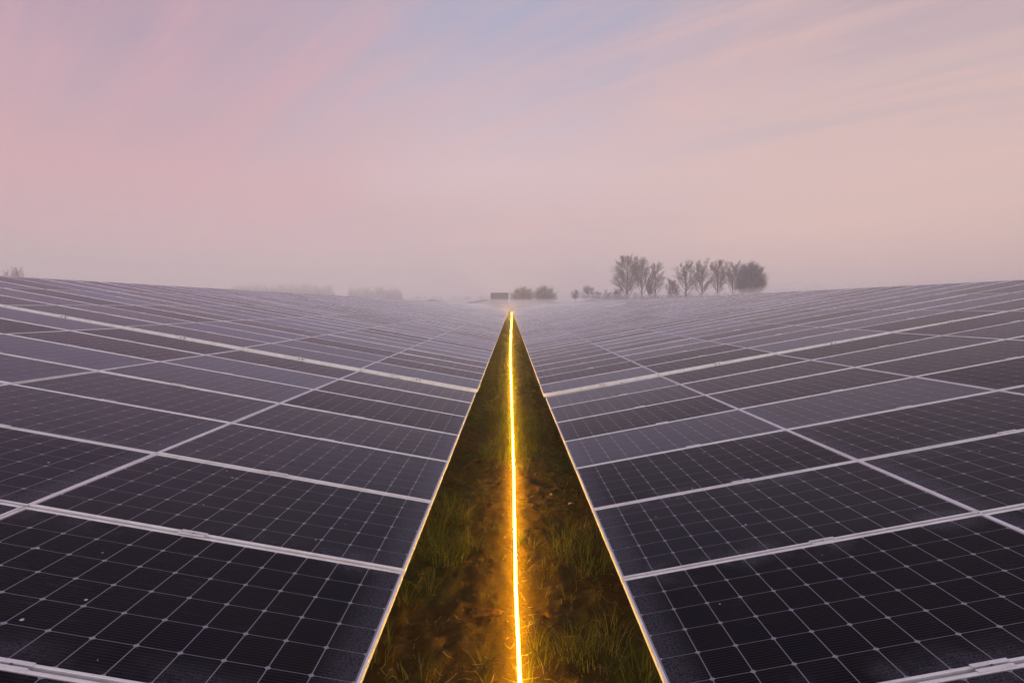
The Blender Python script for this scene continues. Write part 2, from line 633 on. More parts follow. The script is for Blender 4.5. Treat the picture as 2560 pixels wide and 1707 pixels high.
ORD = ['first', 'second', 'third', 'fourth', 'fifth', 'sixth', 'seventh', 'eighth', 'ninth', 'tenth', 'eleventh',
       'twelfth', 'thirteenth', 'fourteenth', 'fifteenth', 'sixteenth', 'seventeenth', 'eighteenth', 'nineteenth',
       'twentieth', 'twenty-first', 'twenty-second', 'twenty-third', 'twenty-fourth', 'twenty-fifth', 'twenty-sixth',
       'twenty-seventh', 'twenty-eighth', 'twenty-ninth', 'thirtieth', 'thirty-first', 'thirty-second', 'thirty-third',
       'thirty-fourth', 'thirty-fifth', 'thirty-sixth', 'thirty-seventh', 'thirty-eighth', 'thirty-ninth', 'fortieth',
       'forty-first', 'forty-second', 'forty-third', 'forty-fourth', 'forty-fifth', 'forty-sixth', 'forty-seventh',
       'forty-eighth', 'forty-ninth', 'fiftieth', 'fifty-first', 'fifty-second', 'fifty-third', 'fifty-fourth',
       'fifty-fifth', 'fifty-sixth', 'fifty-seventh', 'fifty-eighth', 'fifty-ninth', 'sixtieth', 'sixty-first']
TIERW = ['edge tier beside the light', 'second tier up the slope', 'third tier up the slope',
         'fourth tier up the slope', 'fifth tier up the slope', 'top tier along the ridge']


def panel_label(key):
    side, t, k, j = key
    d = dust_of(key)
    look = 'dark' if d < 0.3 else ('pale dusty' if d > 0.6 else 'dull')
    row = ORD[-j - 1] if t == 1 else ORD[j]
    where = 'before' if t == 1 else 'beyond'
    return f"{look} panel, {'left' if side == 'L' else 'right'} slope, {TIERW[k]}, {row} row {where} cream bar"


def place_panel(key):
    side, t, k, j = key
    root = empty('solar_panel')
    root.matrix_world = panel_matrix(*key)
    tag(root, panel_label(key), 'solar panel', 'solar panels on the two slopes beside the light')
    new_obj('frame', ME_DEEP if (t == 2 and j == 0) else ME_FRAME, root)
    g = new_obj('glass_sheet', ME_GLASS, root)
    g['dust'] = float(dust_of(key))
    if not (side == 'L' and t == 2 and j == 0):
        new_obj('clamp', ME_CLAMP, root)
    if t == 2 and j == 0:
        new_obj('clamp', ME_END[1 if side == 'R' else -1], root)


for key in chosen:
    place_panel(key)


# ------------------------------------------------------------------ all the panels too far away to count: one object
class Field:
    def __init__(self):
        self.v = []; self.f = []; self.m = []; self.uv = []; self.d = []

    def quad(self, M, pts, mat, dust=0.0):
        n = len(self.v)
        for p in pts:
            self.v.append(tuple(M @ Vector(p)))
            self.uv.append((p[0], p[1]))
        self.f.append((n, n + 1, n + 2, n + 3)); self.m.append(mat); self.d.append(dust)

    def panel(self, M, dust):
        i = LIP
        a, c = L_P - i, W_P - i
        self.quad(M, [(i, i, -.0050), (a, i, -.0050), (a, c, -.0050), (i, c, -.0050)], 0, dust)
        self.quad(M, [(i, i, 0), (a, i, 0), (a, i, -.005), (i, i, -.005)], 1)
        self.quad(M, [(i, c, -.005), (a, c, -.005), (a, c, 0), (i, c, 0)], 1)
        self.quad(M, [(0, 0, 0), (L_P, 0, 0), (a, i, 0), (i, i, 0)], 1)
        self.quad(M, [(L_P, 0, 0), (L_P, W_P, 0), (a, c, 0), (a, i, 0)], 1)
        self.quad(M, [(L_P, W_P, 0), (0, W_P, 0), (i, c, 0), (a, c, 0)], 1)
        self.quad(M, [(0, W_P, 0), (0, 0, 0), (i, i, 0), (i, c, 0)], 1)
        self.quad(M, [(0, 0, -H_F), (L_P, 0, -H_F), (L_P, 0, 0), (0, 0, 0)], 1)
        self.quad(M, [(0, W_P, 0), (L_P, W_P, 0), (L_P, W_P, -H_F), (0, W_P, -H_F)], 1)
        self.quad(M, [(0, 0, -H_F), (0, 0, 0), (0, W_P, 0), (0, W_P, -H_F)], 1)
        self.quad(M, [(L_P, 0, 0), (L_P, 0, -H_F), (L_P, W_P, -H_F), (L_P, W_P, 0)], 1)
        self.quad(M, [(0, 0, -H_F), (0, W_P, -H_F), (L_P, W_P, -H_F), (L_P, 0, -H_F)], 2)


fld = Field()
for key in allp:
    if key not in chosen_set:
        fld.panel(panel_matrix(*key), dust_of(key))
# the far side of both ridges falls away again (front tables only as far as they are long)
RX = TIERS * LC
for side in 'LR':
    for t, rows in ((1, range(-9, 0)), (2, range(0, ROWS2, 1))):
        org, yaw, pit, tilt = SECT[(side, t)]
        sg = -1 if side == 'L' else 1
        M0 = sect_matrix(side, t)
        ridge = Matrix.Translation((sg * (RX + 0.06), 0, 0)) @ Matrix.Rotation(2 * sg * tilt, 4, 'Y')
        for j in rows:
            if j > 70 and j % 1: continue
            for k in range(2):
                if side == 'R':
                    P = Matrix.Translation((k * LC, j * WC + GAP / 2, 0))
                else:
                    P = Matrix.Translation((-k * LC, (j + 1) * WC - GAP / 2, 0)) @ Matrix.Rotation(math.pi, 4, 'Z')
                fld.panel(M0 @ ridge @ P, 0.3)
# a second array on the rise beyond the end of the first: four slopes of the same build
FAR_Y, FAR_Z, FAR_T = 240.0, 2.85, 0.178
for side in 'LR':
    sg = -1 if side == 'L' else 1
    width = RX * math.cos(FAR_T)
    for s in range(4):
        up = (s % 2 == 0)
        x0 = sg * (0.6 + s * (width + 0.15))
        z0 = FAR_Z if up else FAR_Z + RX * math.sin(FAR_T)
        M0 = (Matrix.Translation((x0, FAR_Y, z0)) @ Matrix.Rotation(0.004, 4, 'X')
              @ Matrix.Rotation((-sg if up else sg) * FAR_T, 4, 'Y'))
        for k in range(TIERS):
            for j in range(36):
                if side == 'R':
                    P = Matrix.Translation((k * LC, j * WC, 0))
                else:
                    P = Matrix.Translation((-k * LC, (j + 1) * WC, 0)) @ Matrix.Rotation(math.pi, 4, 'Z')
                fld.panel(M0 @ P, 0.2 + 0.4 * random.random())
me = bpy.data.meshes.new('solar_field')
me.from_pydata(fld.v, [], fld.f)
for m in (m_glass, m_frame, m_back):
    me.materials.append(m)
me.polygons.foreach_set('material_index', np.array(fld.m, dtype=np.int32))
uvl = me.uv_layers.new(name='UVMap')
uvl.data.foreach_set('uv', np.array(fld.uv, dtype=np.float32).ravel())
at = me.attributes.new('panel_dust', 'FLOAT', 'FACE')
at.data.foreach_set('value', np.array(fld.d, dtype=np.float32))
me.update()
tag(new_obj('solar_panel_field', me), 'mass of far solar panels fading into the mist towards the horizon',
    'solar field', kind='stuff')

# steel racks that carry the tables (under the panels)
for side in 'LR':
    q = MB()
    for t, (ja, jb) in ((1, (-9, 0)), (2, (0, 60))):
        M = sect_matrix(side, t)
        sg = -1 if side == 'L' else 1
        for uu in (1.35, 5.3, 9.6):
            q.box((sg * uu - 0.03, ja * WC, -0.115), (sg * uu + 0.03, jb * WC - 0.02, -H_F - 0.004), 0, M)
        for j in range(ja, jb, 4):
            for uu in (1.35, 5.3, 9.6):
                p = M @ Vector((sg * uu, j * WC + 0.5, -0.11))
                zg = terrain(p.y) - 0.3
                q.box((p.x - 0.04, p.y - 0.03, zg), (p.x + 0.04, p.y + 0.03, p.z + 0.02), 0)
    o = q.build('mounting_rack', m_rack)
    tag(o, f"steel posts and rails carrying the {'left' if side == 'L' else 'right'} slope of solar panels", 'mounting rack')

# ================================================================== GROUND
m_ground, T, b, out = new_mat('mud_and_turf')
geo = T.n('ShaderNodeNewGeometry')
pos = geo.outputs['Position']
big = T.noise(pos, 0.9, 5.0, 0.6, 0.4)
mid = T.noise(pos, 5.0, 6.0, 0.65, 0.3)
fin = T.noise(pos, 34.0, 5.0, 0.7)
mud = T.mix(T.smooth(mid, 0.3, 0.7), (0.058, 0.032, 0.005), (0.092, 0.053, 0.008))
mud = T.mix(T.smooth(fin, 0.35, 0.75), mud, (0.066, 0.036, 0.006))
moss = T.mix(fin, (0.026, 0.036, 0.004), (0.062, 0.078, 0.008))
sepP = T.n('ShaderNodeSeparateXYZ')
T.link(pos, sepP.inputs[0])
side = T.smooth(T.math('ABSOLUTE', sepP.outputs[0]), 0.30, 0.65)
c = T.mix(T.math('MULTIPLY', T.math('MULTIPLY', T.smooth(big, 0.47, 0.60), side), T.smooth(fin, 0.35, 0.6)), mud, moss)
grit = T.noise(pos, 90.0, 4.0, 0.75)
c = T.mix(T.smooth(grit, 0.50, 0.70, 0.0, 0.6), c, (0.016, 0.008, 0.002))
c = T.mix(T.math('MULTIPLY', T.smooth(grit, 0.40, 0.30), 0.5), c, (0.095, 0.060, 0.014))
c = T.mix(T.smooth(sepP.outputs[1], 6.0, 14.0, 0.0, 0.55), c, moss)
T.link(c, b.inputs['Base Color'])
T.link(T.smooth(mid, 0.3, 0.7, 0.55, 0.9), b.inputs['Roughness'])
b.inputs['Specular IOR Level'].default_value = 0.07
bp = T.n('ShaderNodeBump')
bp.inputs['Strength'].default_value = 0.7
bp.inputs['Distance'].default_value = 0.03
T.link(T.math('ADD', T.math('MULTIPLY', grit, 0.35), T.math('ADD', T.math('MULTIPLY', fin, 0.6), mid)), bp.inputs['Height'])
T.link(bp.outputs[0], b.inputs['Normal'])


def relief(x, y):
    a = abs(x)
    m = max(0.0, min(1.0, (2.6 - a) / 1.2)) * max(0.0, min(1.0, (70 - y) / 30))
    if m <= 0: return 0.0
    h = 0.030 * noise.noise((x * 1.5, y * 1.1, 0.3)) + 0.024 * noise.noise((x * 4.3, y * 3.7, 4.1)) \
        + 0.026 * noise.noise((x * 11, y * 10, 7.7)) + 0.020 * noise.noise((x * 26, y * 25, 2.2)) + 0.010 * noise.noise((x * 55, y * 52, 2.2))
    # clods where the soil was trodden
    cl = noise.noise((x * 3.1, y * 2.6, 12.0))
    if cl > 0.22: h += 0.07 * (cl - 0.22)
    h *= 0.5 + 0.5 * min(1.0, max(0.0, (a - 0.10) / 0.40))
    return h * m


def ground_z(x, y):
    return terrain(y) + relief(x, y)


xs = list(np.arange(-1.9, 1.9001, 0.03)) + [2.1, 2.4, 2.8, 3.4, 4.5, 6, 9, 13, 20, 35, 60, 100, 180, 320, 600, 1200, 1700]
xs = sorted(set([round(x, 4) for x in xs] + [-x for x in (2.1, 2.4, 2.8, 3.4, 4.5, 6, 9, 13, 20, 35, 60, 100, 180, 320, 600, 1200, 1700)]))
ys = [-180, -80, -30, -12, -5, -1, 0.8, 1.6] + list(np.arange(2.0, 15.0, 0.032)) + list(np.arange(15, 60, 0.22)) \
    + list(np.arange(60, 260, 3.0)) + [270, 290, 320, 380, 460, 600, 800, 1100, 1500, 1900]
V = [(x, y, ground_z(x, y)) for y in ys for x in xs]
nx = len(xs)
Fc = [(j * nx + i, j * nx + i + 1, (j + 1) * nx + i + 1, (j + 1) * nx + i) for j in range(len(ys) - 1) for i in range(nx - 1)]
tag(new_obj('ground', mesh_from('ground', V, Fc, [m_ground], smooth=True)), kind='structure')

# ------------------------------------------------------------------ the light on the corridor floor
m_light, T, b, out = new_mat('amber_light')
T.t.nodes.remove(b)
em = T.n('ShaderNodeEmission')
em.inputs[0].default_value = (1.0, 0.52, 0.020, 1)
em.inputs[1].default_value = 112.0
T.link(em.outputs[0], out.inputs[0])
path = [(0.052, 1.2), (0.045, 2.2), (0.042, 2.739), (0.028, 3.609), (0.023, 4.977), (0.022, 6.305), (0.012, 7.914), (0.0, 9.9),
        (-0.027, 14.77), (-0.057, 18.47), (-0.073, 23.78), (-0.076, 33.3), (-0.075, 49.5), (-0.04, 107.0), (0.01, 165.0)]
q = MB()
pts, rad = [], []
for i in range(len(path) - 1):
    (xa, ya), (xb, yb) = path[i], path[i + 1]
    n = max(2, int((yb - ya) / 0.35)) if yb < 20 else max(3, int((yb - ya) / 3))
    for s in range(n):
        t = s / n
        y = ya + (yb - ya) * t
        x = xa + (xb - xa) * t
        pts.append((x, y, terrain(y) + 0.060 + 0.010 * noise.noise((y * 0.7, 1, 1))))
        rad.append((0.0078 + 0.00048 * min(y, 36)) * (1.0 if y < 70 else 1.0 - 0.6 * (y - 70) / 95))  # tube thickens with distance: bloom of its glow put into the shape
q.tube(pts, rad, 8)
tag(q.build('light_strip', m_light, smooth=True), 'long glowing amber light tube lying along the muddy corridor between the panels', 'light')

# ------------------------------------------------------------------ grass
m_grass, T, b, out = new_mat('grass_blades')
geo = T.n('ShaderNodeNewGeometry')
rnd = geo.outputs['Random Per Island']
gc = T.mix(rnd, (0.060, 0.078, 0.006), (0.150, 0.150, 0.016))
gc = T.mix(T.math('GREATER_THAN', rnd, 0.86), gc, (0.20, 0.14, 0.05))
T.link(gc, b.inputs['Base Color'])
b.inputs['Roughness'].default_value = 0.6
b.inputs['Specular IOR Level'].default_value = 0.10
tr = T.n('ShaderNodeBsdfTranslucent')
T.link(gc, tr.inputs[0])
ms = T.n('ShaderNodeMixShader')
ms.inputs[0].default_value = 0.35
T.link(b.outputs[0], ms.inputs[1])
T.link(tr.outputs[0], ms.inputs[2])
T.link(ms.outputs[0], out.inputs[0])

gv, gf = [], []


def blade(x, y, h, w, lean, az, curl):
    z = ground_z(x, y) - 0.01
    d = Vector((math.cos(az), math.sin(az), 0))
    s = Vector((-d.y, d.x, 0))
    n = len(gv)
    steps = 4
    for i in range(steps + 1):
        t = i / steps
        off = d * (h * (lean * t + curl * t * t))
        zz = z + h * (t - 0.45 * curl * t * t * t)
        c = Vector((x, y, zz)) + off
        ww = w * (1 - t) ** 0.7
        if i < steps:
            gv.append(tuple(c - s * ww)); gv.append(tuple(c + s * ww))
        else:
            gv.append(tuple(c))
    for i in range(steps - 1):
        gf.append((n + 2 * i, n + 2 * i + 1, n + 2 * i + 3, n + 2 * i + 2))
    gf.append((n + 2 * (steps - 1), n + 2 * (steps - 1) + 1, n + 2 * steps))


def tuft(cx_, cy_, r, n, h, spread=0.5):
    for _ in range(n):
        a = random.uniform(0, 2 * math.pi)
        rr = r * math.sqrt(random.random())
        x, y = cx_ + rr * math.cos(a), cy_ + rr * math.sin(a)
        blade(x, y, h * random.uniform(0.45, 1.1), random.uniform(0.0016, 0.0034), random.uniform(0, spread),
              a + random.uniform(-0.9, 0.9), random.uniform(0.1, 0.9))


TUFTS = [(-0.55, 4.25, .17, 190, .30), (-0.74, 4.65, .16, 170, .34), (-0.50, 5.0, .12, 110, .26), (-0.36, 4.45, .10, 50, .24),
         (-0.85, 4.2, .14, 90, .3), (-0.7, 5.2, .2, 120, .25),
         (0.62, 4.12, .18, 140, .26), (0.42, 4.25, .14, 90, .24), (0.74, 4.5, .16, 120, .26), (0.5, 4.7, .18, 90, .2),
         (0.50, 2.95, .14, 100, .20), (0.36, 3.02, .12, 75, .20), (0.2, 2.9, .08, 30, .16), (0.14, 3.05, .05, 30, .2),
         (0.62, 3.15, .12, 60, .2), (0.7, 2.75, .12, 70, .24), (-0.75, 3.55, .10, 40, .25), (-0.62, 3.75, .08, 30, .2),
         (-0.80, 3.0, .12, 45, .3), (-0.5, 2.75, .15, 40, .16), (0.08, 2.75, .06, 25, .18), (0.10, 4.5, .06, 24, .14)]
for t_ in TUFTS:
    tuft(*t_)
# small weeds and scattered blades
for _ in range(420):
    y = random.uniform(2.4, 9.0)
    x = random.uniform(-1.15, 1.15)
    if abs(x) < 0.10 or noise.noise((x * 1.4, y * 0.8, 5.0)) < -0.05: continue
    tuft(x, y, random.uniform(.02, .07), random.randint(3, 10), random.uniform(.05, .15), 0.9)
# dense sward further down the corridor
for _ in range(1900):
    y = 6.6 + 34 * random.random() ** 1.7
    x = random.uniform(-1.25, 1.25)
    k = noise.noise((x * 1.1, y * 0.45, 8.0))
    if k < -0.12 and y < 20: continue
    tuft(x, y, .12, 12, random.uniform(.10, .22) * (1.25 if k > 0.2 else 0.85), 0.7)
for _ in range(110):
    tuft(random.uniform(-.42, .40), random.uniform(7.0, 10.5), .08, 26, random.uniform(.16, .26), 0.6)
tag(new_obj('grass', mesh_from('grass', gv, gf, [m_grass])), 'olive green grass tufts growing along the muddy corridor floor', 'grass', kind='stuff')

# leafy weeds
m_weed = simple_mat('weed_leaves', (0.055, 0.064, 0.008), 0.7, 0, 0.5, 30, spec=0.06)
wv, wf = [], []
for _ in range(330):
    y = random.uniform(5.2, 7.2)
    x = random.choice((-1, 1)) * random.uniform(0.25, 1.05)
    h = random.uniform(.04, .16)
    z = ground_z(x, y)
    for i in range(10):
        a = random.uniform(0, 6.28)
        rr = random.uniform(.01, .07)
        c = Vector((x + rr * math.cos(a), y + rr * math.sin(a), z + h * random.random()))
        s = random.uniform(.008, .02)
        d1 = Vector((math.cos(a), math.sin(a), random.uniform(-.4, .6))) * s
        d2 = Vector((-math.sin(a), math.cos(a), random.uniform(-.3, .3))) * s * .5
        n = len(wv)
        wv += [tuple(c - d1), tuple(c + d2), tuple(c + d1), tuple(c - d2)]
        wf.append((n, n + 1, n + 2, n + 3))
tag(new_obj('weeds', mesh_from('weeds', wv, wf, [m_weed])), 'low leafy weeds along both sides of the muddy corridor', 'weeds', kind='stuff')

# ------------------------------------------------------------------ stones and clods
m_stone = simple_mat('stone', (0.33, 0.27, 0.20), 0.8, 0, 0.25, 40, bump=0.3)
m_clod = simple_mat('wet_clod', (0.085, 0.045, 0.016), 0.85, 0, 0.4, 30, spec=0.03, bump=0.5)


def lump(name, x, y, sx_, sy_, sz_, mat, label, cat, seed):
    V, Fc = [], []
    NU, NV = 36, 22
    for i in range(NV + 1):
        th = math.pi * i / NV
        for k in range(NU):
            ph = 2 * math.pi * k / NU
            d = Vector((math.sin(th) * math.cos(ph), math.sin(th) * math.sin(ph), math.cos(th)))
            r = 1 + 0.45 * noise.noise(d * 1.6 + Vector((seed, 0, 0))) + 0.30 * noise.noise(d * 3.7 + Vector((seed, 3, 0))) + 0.16 * noise.noise(d * 9 + Vector((seed, 3, 0)))
            V.append((d.x * sx_ * r, d.y * sy_ * r, d.z * sz_ * r))
    for i in range(NV):
        for k in range(NU):
            k2 = (k + 1) % NU
            Fc.append((i * NU + k, i * NU + k2, (i + 1) * NU + k2, (i + 1) * NU + k))
    o = new_obj(name, mesh_from(name, V, Fc, [mat], smooth=True))
    o.location = (x, y, ground_z(x, y) + sz_ * (0.35 if name == 'stone' else 0.05))
    tag(o, label, cat)


lump('stone', 0.63, 5.48, .033, .028, .024, m_stone, 'pale round stone on the mud right of the light strip', 'stone', 1)
lump('stone', 0.44, 5.75, .016, .014, .012, m_stone, 'small pale pebble just behind the round stone', 'stone', 4)
lump('mud_clod', -0.20, 3.46, .13, .045, .016, m_clod, 'flat wide mud clod close to the left of the light strip', 'mud clod', 9)
lump('mud_clod', 0.27, 3.40, .06, .035, .022, m_clod, 'low mud clod close to the right of the light strip', 'mud clod', 30)

# crumbs of soil, grit and dead straw strewn over the mud
cv_, cf_, cm_ = [], [], []
OCT = [(1, 0, 0), (-1, 0, 0), (0, 1, 0), (0, -1, 0), (0, 0, 1), (0, 0, -1)]
OCTF = [(0, 2, 4), (2, 1, 4), (1, 3, 4), (3, 0, 4), (2, 0, 5), (1, 2, 5), (3, 1, 5), (0, 3, 5)]
for _ in range(5200):
    y = 2.35 + 7.5 * random.random() ** 1.8
    x = random.uniform(-1.1, 1.1)
    if noise.noise((x * 2.2, y * 1.6, 21.0)) < -0.10 and random.random() < 0.8: continue
    s_ = 0.0025 + 0.009 * random.random() ** 4
    n = len(cv_)
    z = ground_z(x, y) + s_ * 0.3
    rot = random.uniform(0, 6.28)
    for a in OCT:
        k = s_ * random.uniform(0.6, 1.3)
        ax, ay = a[0] * math.cos(rot) - a[1] * math.sin(rot), a[0] * math.sin(rot) + a[1] * math.cos(rot)
        cv_.append((x + ax * k * 1.3, y + ay * k, z + a[2] * k * 0.75))
    cf_ += [tuple(n + i for i in f) for f in OCTF]
tag(new_obj('soil_crumbs', mesh_from('soil_crumbs', cv_, cf_, [simple_mat('soil_crumb', (0.085, 0.048, 0.012), 0.9, 0, 0.6, 60, spec=0.03)])),
    'crumbs of soil and grit strewn over the mud of the corridor', 'soil', kind='stuff')
sv_, sf_ = [], []
for _ in range(650):
    y = 2.35 + 7.0 * random.random() ** 1.6
    x = random.uniform(-1.05, 1.05)
    l, a = random.uniform(.02, .11), random.uniform(0, 6.28)
    w = random.uniform(.0009, .0019)
    d1 = Vector((math.cos(a), math.sin(a), 0)); d2 = Vector((-d1.y, d1.x, 0))
    n = len(sv_)
    for t in (-.5, 0, .5):
        q_ = Vector((x, y, 0)) + d1 * (l * t)
        z = ground_z(q_.x, q_.y) + 0.004 + 0.012 * random.random()
        sv_ += [(q_.x - d2.x * w, q_.y - d2.y * w, z), (q_.x + d2.x * w, q_.y + d2.y * w, z + .001)]
    sf_ += [(n, n + 1, n + 3, n + 2), (n + 2, n + 3, n + 5, n + 4)]
tag(new_obj('dead_straw', mesh_from('dead_straw', sv_, sf_, [simple_mat('straw', (0.22, 0.16, 0.06), 0.7, 0, 0.5, 60)])),
    'dead grass stems lying flat on the mud of the corridor', 'straw', kind='stuff')

# ================================================================== TREES
m_bark = simple_mat('bark', (0.085, 0.070, 0.062), 0.9, 0, 0.3, 3.0)
m_twig = simple_mat('twigs', (0.115, 0.088, 0.075), 0.9, 0, 0.3, 1.0)
m_willow = simple_mat('willow_twigs', (0.150, 0.125, 0.050), 0.9, 0, 0.3, 1.0)


class TreeGen:
    def __init__(self, seed):
        self.r = random.Random(seed)
        self.trunk = MB(); self.crown = MB()

    def branch(self, p, d, length, r0, level, P, mb):
        r = self.r
        n = P['segs'][level]
        pts, rad = [Vector(p)], [r0]
        cur, dv_ = Vector(p), Vector(d).normalized()
        for i in range(n):
            jitter = Vector((r.gauss(0, 1), r.gauss(0, 1), r.gauss(0, 1))) * P['wob'][level]
            dv_ = (dv_ + jitter + Vector((0, 0, P['up'][level]))).normalized()
            cur = cur + dv_ * (length / n)
            pts.append(cur.copy()); rad.append(max(r0 * (1 - 0.85 * (i + 1) / n), P['rmin']))
        mb.tube(pts, rad, P['sides'][level], caps=False)
        if level + 1 >= P['levels']: return
        m = P['num'][level]
        for c in range(m):
            t = P['start'][level] + (1 - P['start'][level]) * (c + r.random()) / m
            f = t * n
            i = min(int(f), n - 1)
            pt = pts[i].lerp(pts[i + 1], f - i)
            axis = (pts[i + 1] - pts[i]).normalized()
            if level == 0:       # limbs leave the stem all round
                ga = c * 2.39996 + r.gauss(0, 0.35)
                side = Vector((math.cos(ga), math.sin(ga), 0)) - axis * (axis.x * math.cos(ga) + axis.y * math.sin(ga))
            else:
                side = axis.cross(Vector((r.gauss(0, 1), r.gauss(0, 1), r.gauss(0, 1))))
            if side.length < 1e-4: continue
            side.normalize()
            ang = math.radians(P['ang'][level] * r.uniform(0.75, 1.25))
            nd = axis * math.cos(ang) + side * math.sin(ang)
            ln = length * P['ratio'][level] * r.uniform(0.7, 1.2) * (1 - P['taper'][level] * (t - P['start'][level]))
            rr = (rad[i] * (1 - (f - i)) + rad[i + 1] * (f - i)) * P['rr'][level]
            self.branch(pt, nd, ln, max(rr, P['rmin']), level + 1, P, self.crown)


POPLAR = dict(levels=5, segs=(8, 6, 4, 3, 2), wob=(0.018, 0.06, 0.12, 0.18, 0.2), up=(0.02, 0.10, 0.10, 0.08, 0.05),
              sides=(7, 5, 3, 3, 3), num=(22, 10, 7, 6), start=(0.26, 0.25, 0.15, 0.1), ang=(40, 34, 38, 40),
              ratio=(0.50, 0.40, 0.5, 0.6), taper=(0.62, 0.4, 0.3, 0.3), rr=(0.5, 0.5, 0.55, 0.7), rmin=0.0145)
BROAD = dict(POPLAR, num=(26, 11, 8, 6), ang=(50, 40, 38, 40), ratio=(0.56, 0.46, 0.5, 0.6), start=(0.16, 0.2, 0.15, 0.1), rmin=0.0145)
SHRUB = dict(levels=4, segs=(4, 4, 3, 2), wob=(0.1, 0.15, 0.2, 0.2), up=(0.02, 0.12, 0.08, 0.05), sides=(5, 4, 3, 3),
             num=(14, 10, 8), start=(0.05, 0.1, 0.1), ang=(45, 36, 38), ratio=(0.85, 0.5, 0.5), taper=(0.4, 0.3, 0.3),
             rr=(0.6, 0.55, 0.7), rmin=0.02)
ROUND = dict(levels=5, segs=(5, 5, 4, 3, 2), wob=(0.05, 0.12, 0.15, 0.2, 0.2), up=(0.0, 0.03, 0.03, 0.03, 0.03), sides=(6, 5, 3, 3, 3),
             num=(60, 14, 7, 4), start=(0.04, 0.25, 0.1, 0.1), ang=(72, 50, 50, 45), ratio=(0.75, 0.40, 0.45, 0.5),
             taper=(0.35, 0.3, 0.3, 0.3), rr=(0.55, 0.55, 0.6, 0.7), rmin=0.024)
WILLOW = dict(levels=5, segs=(4, 5, 4, 4, 3), wob=(0.05, 0.12, 0.15, 0.15, 0.15), up=(0.0, -0.02, -0.10, -0.14, -0.15), sides=(6, 5, 3, 3, 3),
              num=(20, 11, 8, 4), start=(0.35, 0.25, 0.1, 0.1), ang=(55, 40, 40, 35), ratio=(0.85, 0.5, 0.5, 0.6),
              taper=(0.1, 0.3, 0.3, 0.3), rr=(0.55, 0.55, 0.6, 0.7), rmin=0.028)


def tree(name, label, x, y, top_z, P, seed, width=1.0, twig=None, cat='tree', group=None, trunk_r=None):
    base = terrain(y) - 0.2
    H = top_z - base
    g = TreeGen(seed)
    tl = H * (0.80 if P is not WILLOW and P is not SHRUB else 0.55)
    if P is SHRUB: tl = H * 0.45
    if P is ROUND: tl = H * 0.62
    g.branch((0, 0, 0), (0, 0, 1), tl, trunk_r or 0.020 * H, 0, P, g.trunk)
    if P in (ROUND, WILLOW):     # these crowns close into an even dome
        top = max(v[2] for v in g.crown.v)
        zc, rz, rx = (0.50 * top, 0.52 * top, 0.40 * top) if P is ROUND else (0.50 * top, 0.50 * top, 0.46 * top)
        nv = []
        for a, b_, c_ in g.crown.v:
            d_ = Vector((a / rx, b_ / rx, (c_ - zc) / rz))
            q_ = d_.length
            if q_ > 0.8:
                d_ *= (0.8 + 0.2 * (1 - math.exp(-(q_ - 0.8) / 0.2))) / q_
                a, b_, c_ = d_.x * rx, d_.y * rx, d_.z * rz + zc
            nv.append((a, b_, c_))
        g.crown.v = nv
    zs = max(v[2] for v in g.crown.v)
    mx, my, mz = (sum(v[i] for v in g.crown.v) / len(g.crown.v) for i in range(3))
    for mb in (g.trunk, g.crown):      # the crown stands over its foot
        mb.v = [(a - mx * c_ / mz, b_ - my * c_ / mz, c_) for a, b_, c_ in mb.v]
    k = H / zs
    root = empty(name)
    root.location = (x, y, base)
    tag(root, label, cat, group)
    for mb, nm, m in ((g.trunk, 'trunk', m_bark), (g.crown, 'crown', twig or m_twig)):
        mb.v = [(a * width * k, b_ * width * k, c_ * k) for a, b_, c_ in mb.v]
        mb.build(nm, m, root)
    return root


def dome_tree(name, label, x, y, top_z, rx, rz, seed, n, m, twig, group=None, low=-0.75):
    """a crown that closes into an even dome: limbs run from the stem to points all over it and break into twigs there"""
    base = terrain(y) - 0.2
    r = random.Random(seed)
    H = top_z - base
    zc = H - rz
    tr_, cr = MB(), MB()
    tr_.tube([(0, 0, 0), (0.1, 0, zc * 0.5), (0, 0.1, zc + rz * 0.2)], [0.42, 0.34, 0.16], 7, caps=False)
    for i in range(n):
        while True:
            d = Vector((r.gauss(0, 1), r.gauss(0, 1), r.gauss(0, 1))).normalized()
            if d.z > low: break
        q = 0.55 + 0.35 * r.random() ** 0.5
        e = Vector((d.x * rx * q, d.y * rx * q, zc + d.z * rz * q))
        st = Vector((0, 0, max(0.8, zc * 0.45 + (zc + d.z * rz * 0.4) * 0.4)))
        md = st.lerp(e, 0.5) + Vector((0, 0, -0.08 * rx))
        cr.tube([st, md, e], [0.10, 0.07, 0.035], 3, caps=False)
        for k in range(m):
            t = r.uniform(0.35, 1.0)
            p0 = md.lerp(e, (t - 0.35) / 0.65)
            dd = (Vector((d.x, d.y, d.z + 0.25)) + Vector((r.gauss(0, .6), r.gauss(0, .6), r.gauss(0, .6)))).normalized()
            l = rx * r.uniform(0.16, 0.34)
            p1 = p0 + dd * l
            cr.tube([p0, p0.lerp(p1, .5) + Vector((0, 0, .05)), p1], [0.034, 0.027, 0.016], 3, caps=False)
            for h in range(4):
                pa = p0.lerp(p1, r.uniform(.3, .95))
                d2 = (dd + Vector((r.gauss(0, .7), r.gauss(0, .7), r.gauss(0, .7)))).normalized()
                pb = pa + d2 * l * r.uniform(.3, .6)
                cr.tube([pa, pb], [0.020, 0.012], 3, caps=False)
    root = empty(name)
    root.location = (x, y, base)
    tag(root, label, 'tree', group)
    tr_.build('trunk', m_bark, root)
    cr.build('crown', twig, root)
    return root


def at(px, py, Y):
    """a point of the scene at distance Y seen at a pixel of the photograph"""
    a = (px - 1280) / FPX; c_ = -(py - 853.5) / FPX
    cp, sp = math.cos(PITCH), math.sin(PITCH)
    d = Vector((a, cp + sp * c_, -sp + cp * c_))
    return d * (Y / d.y)


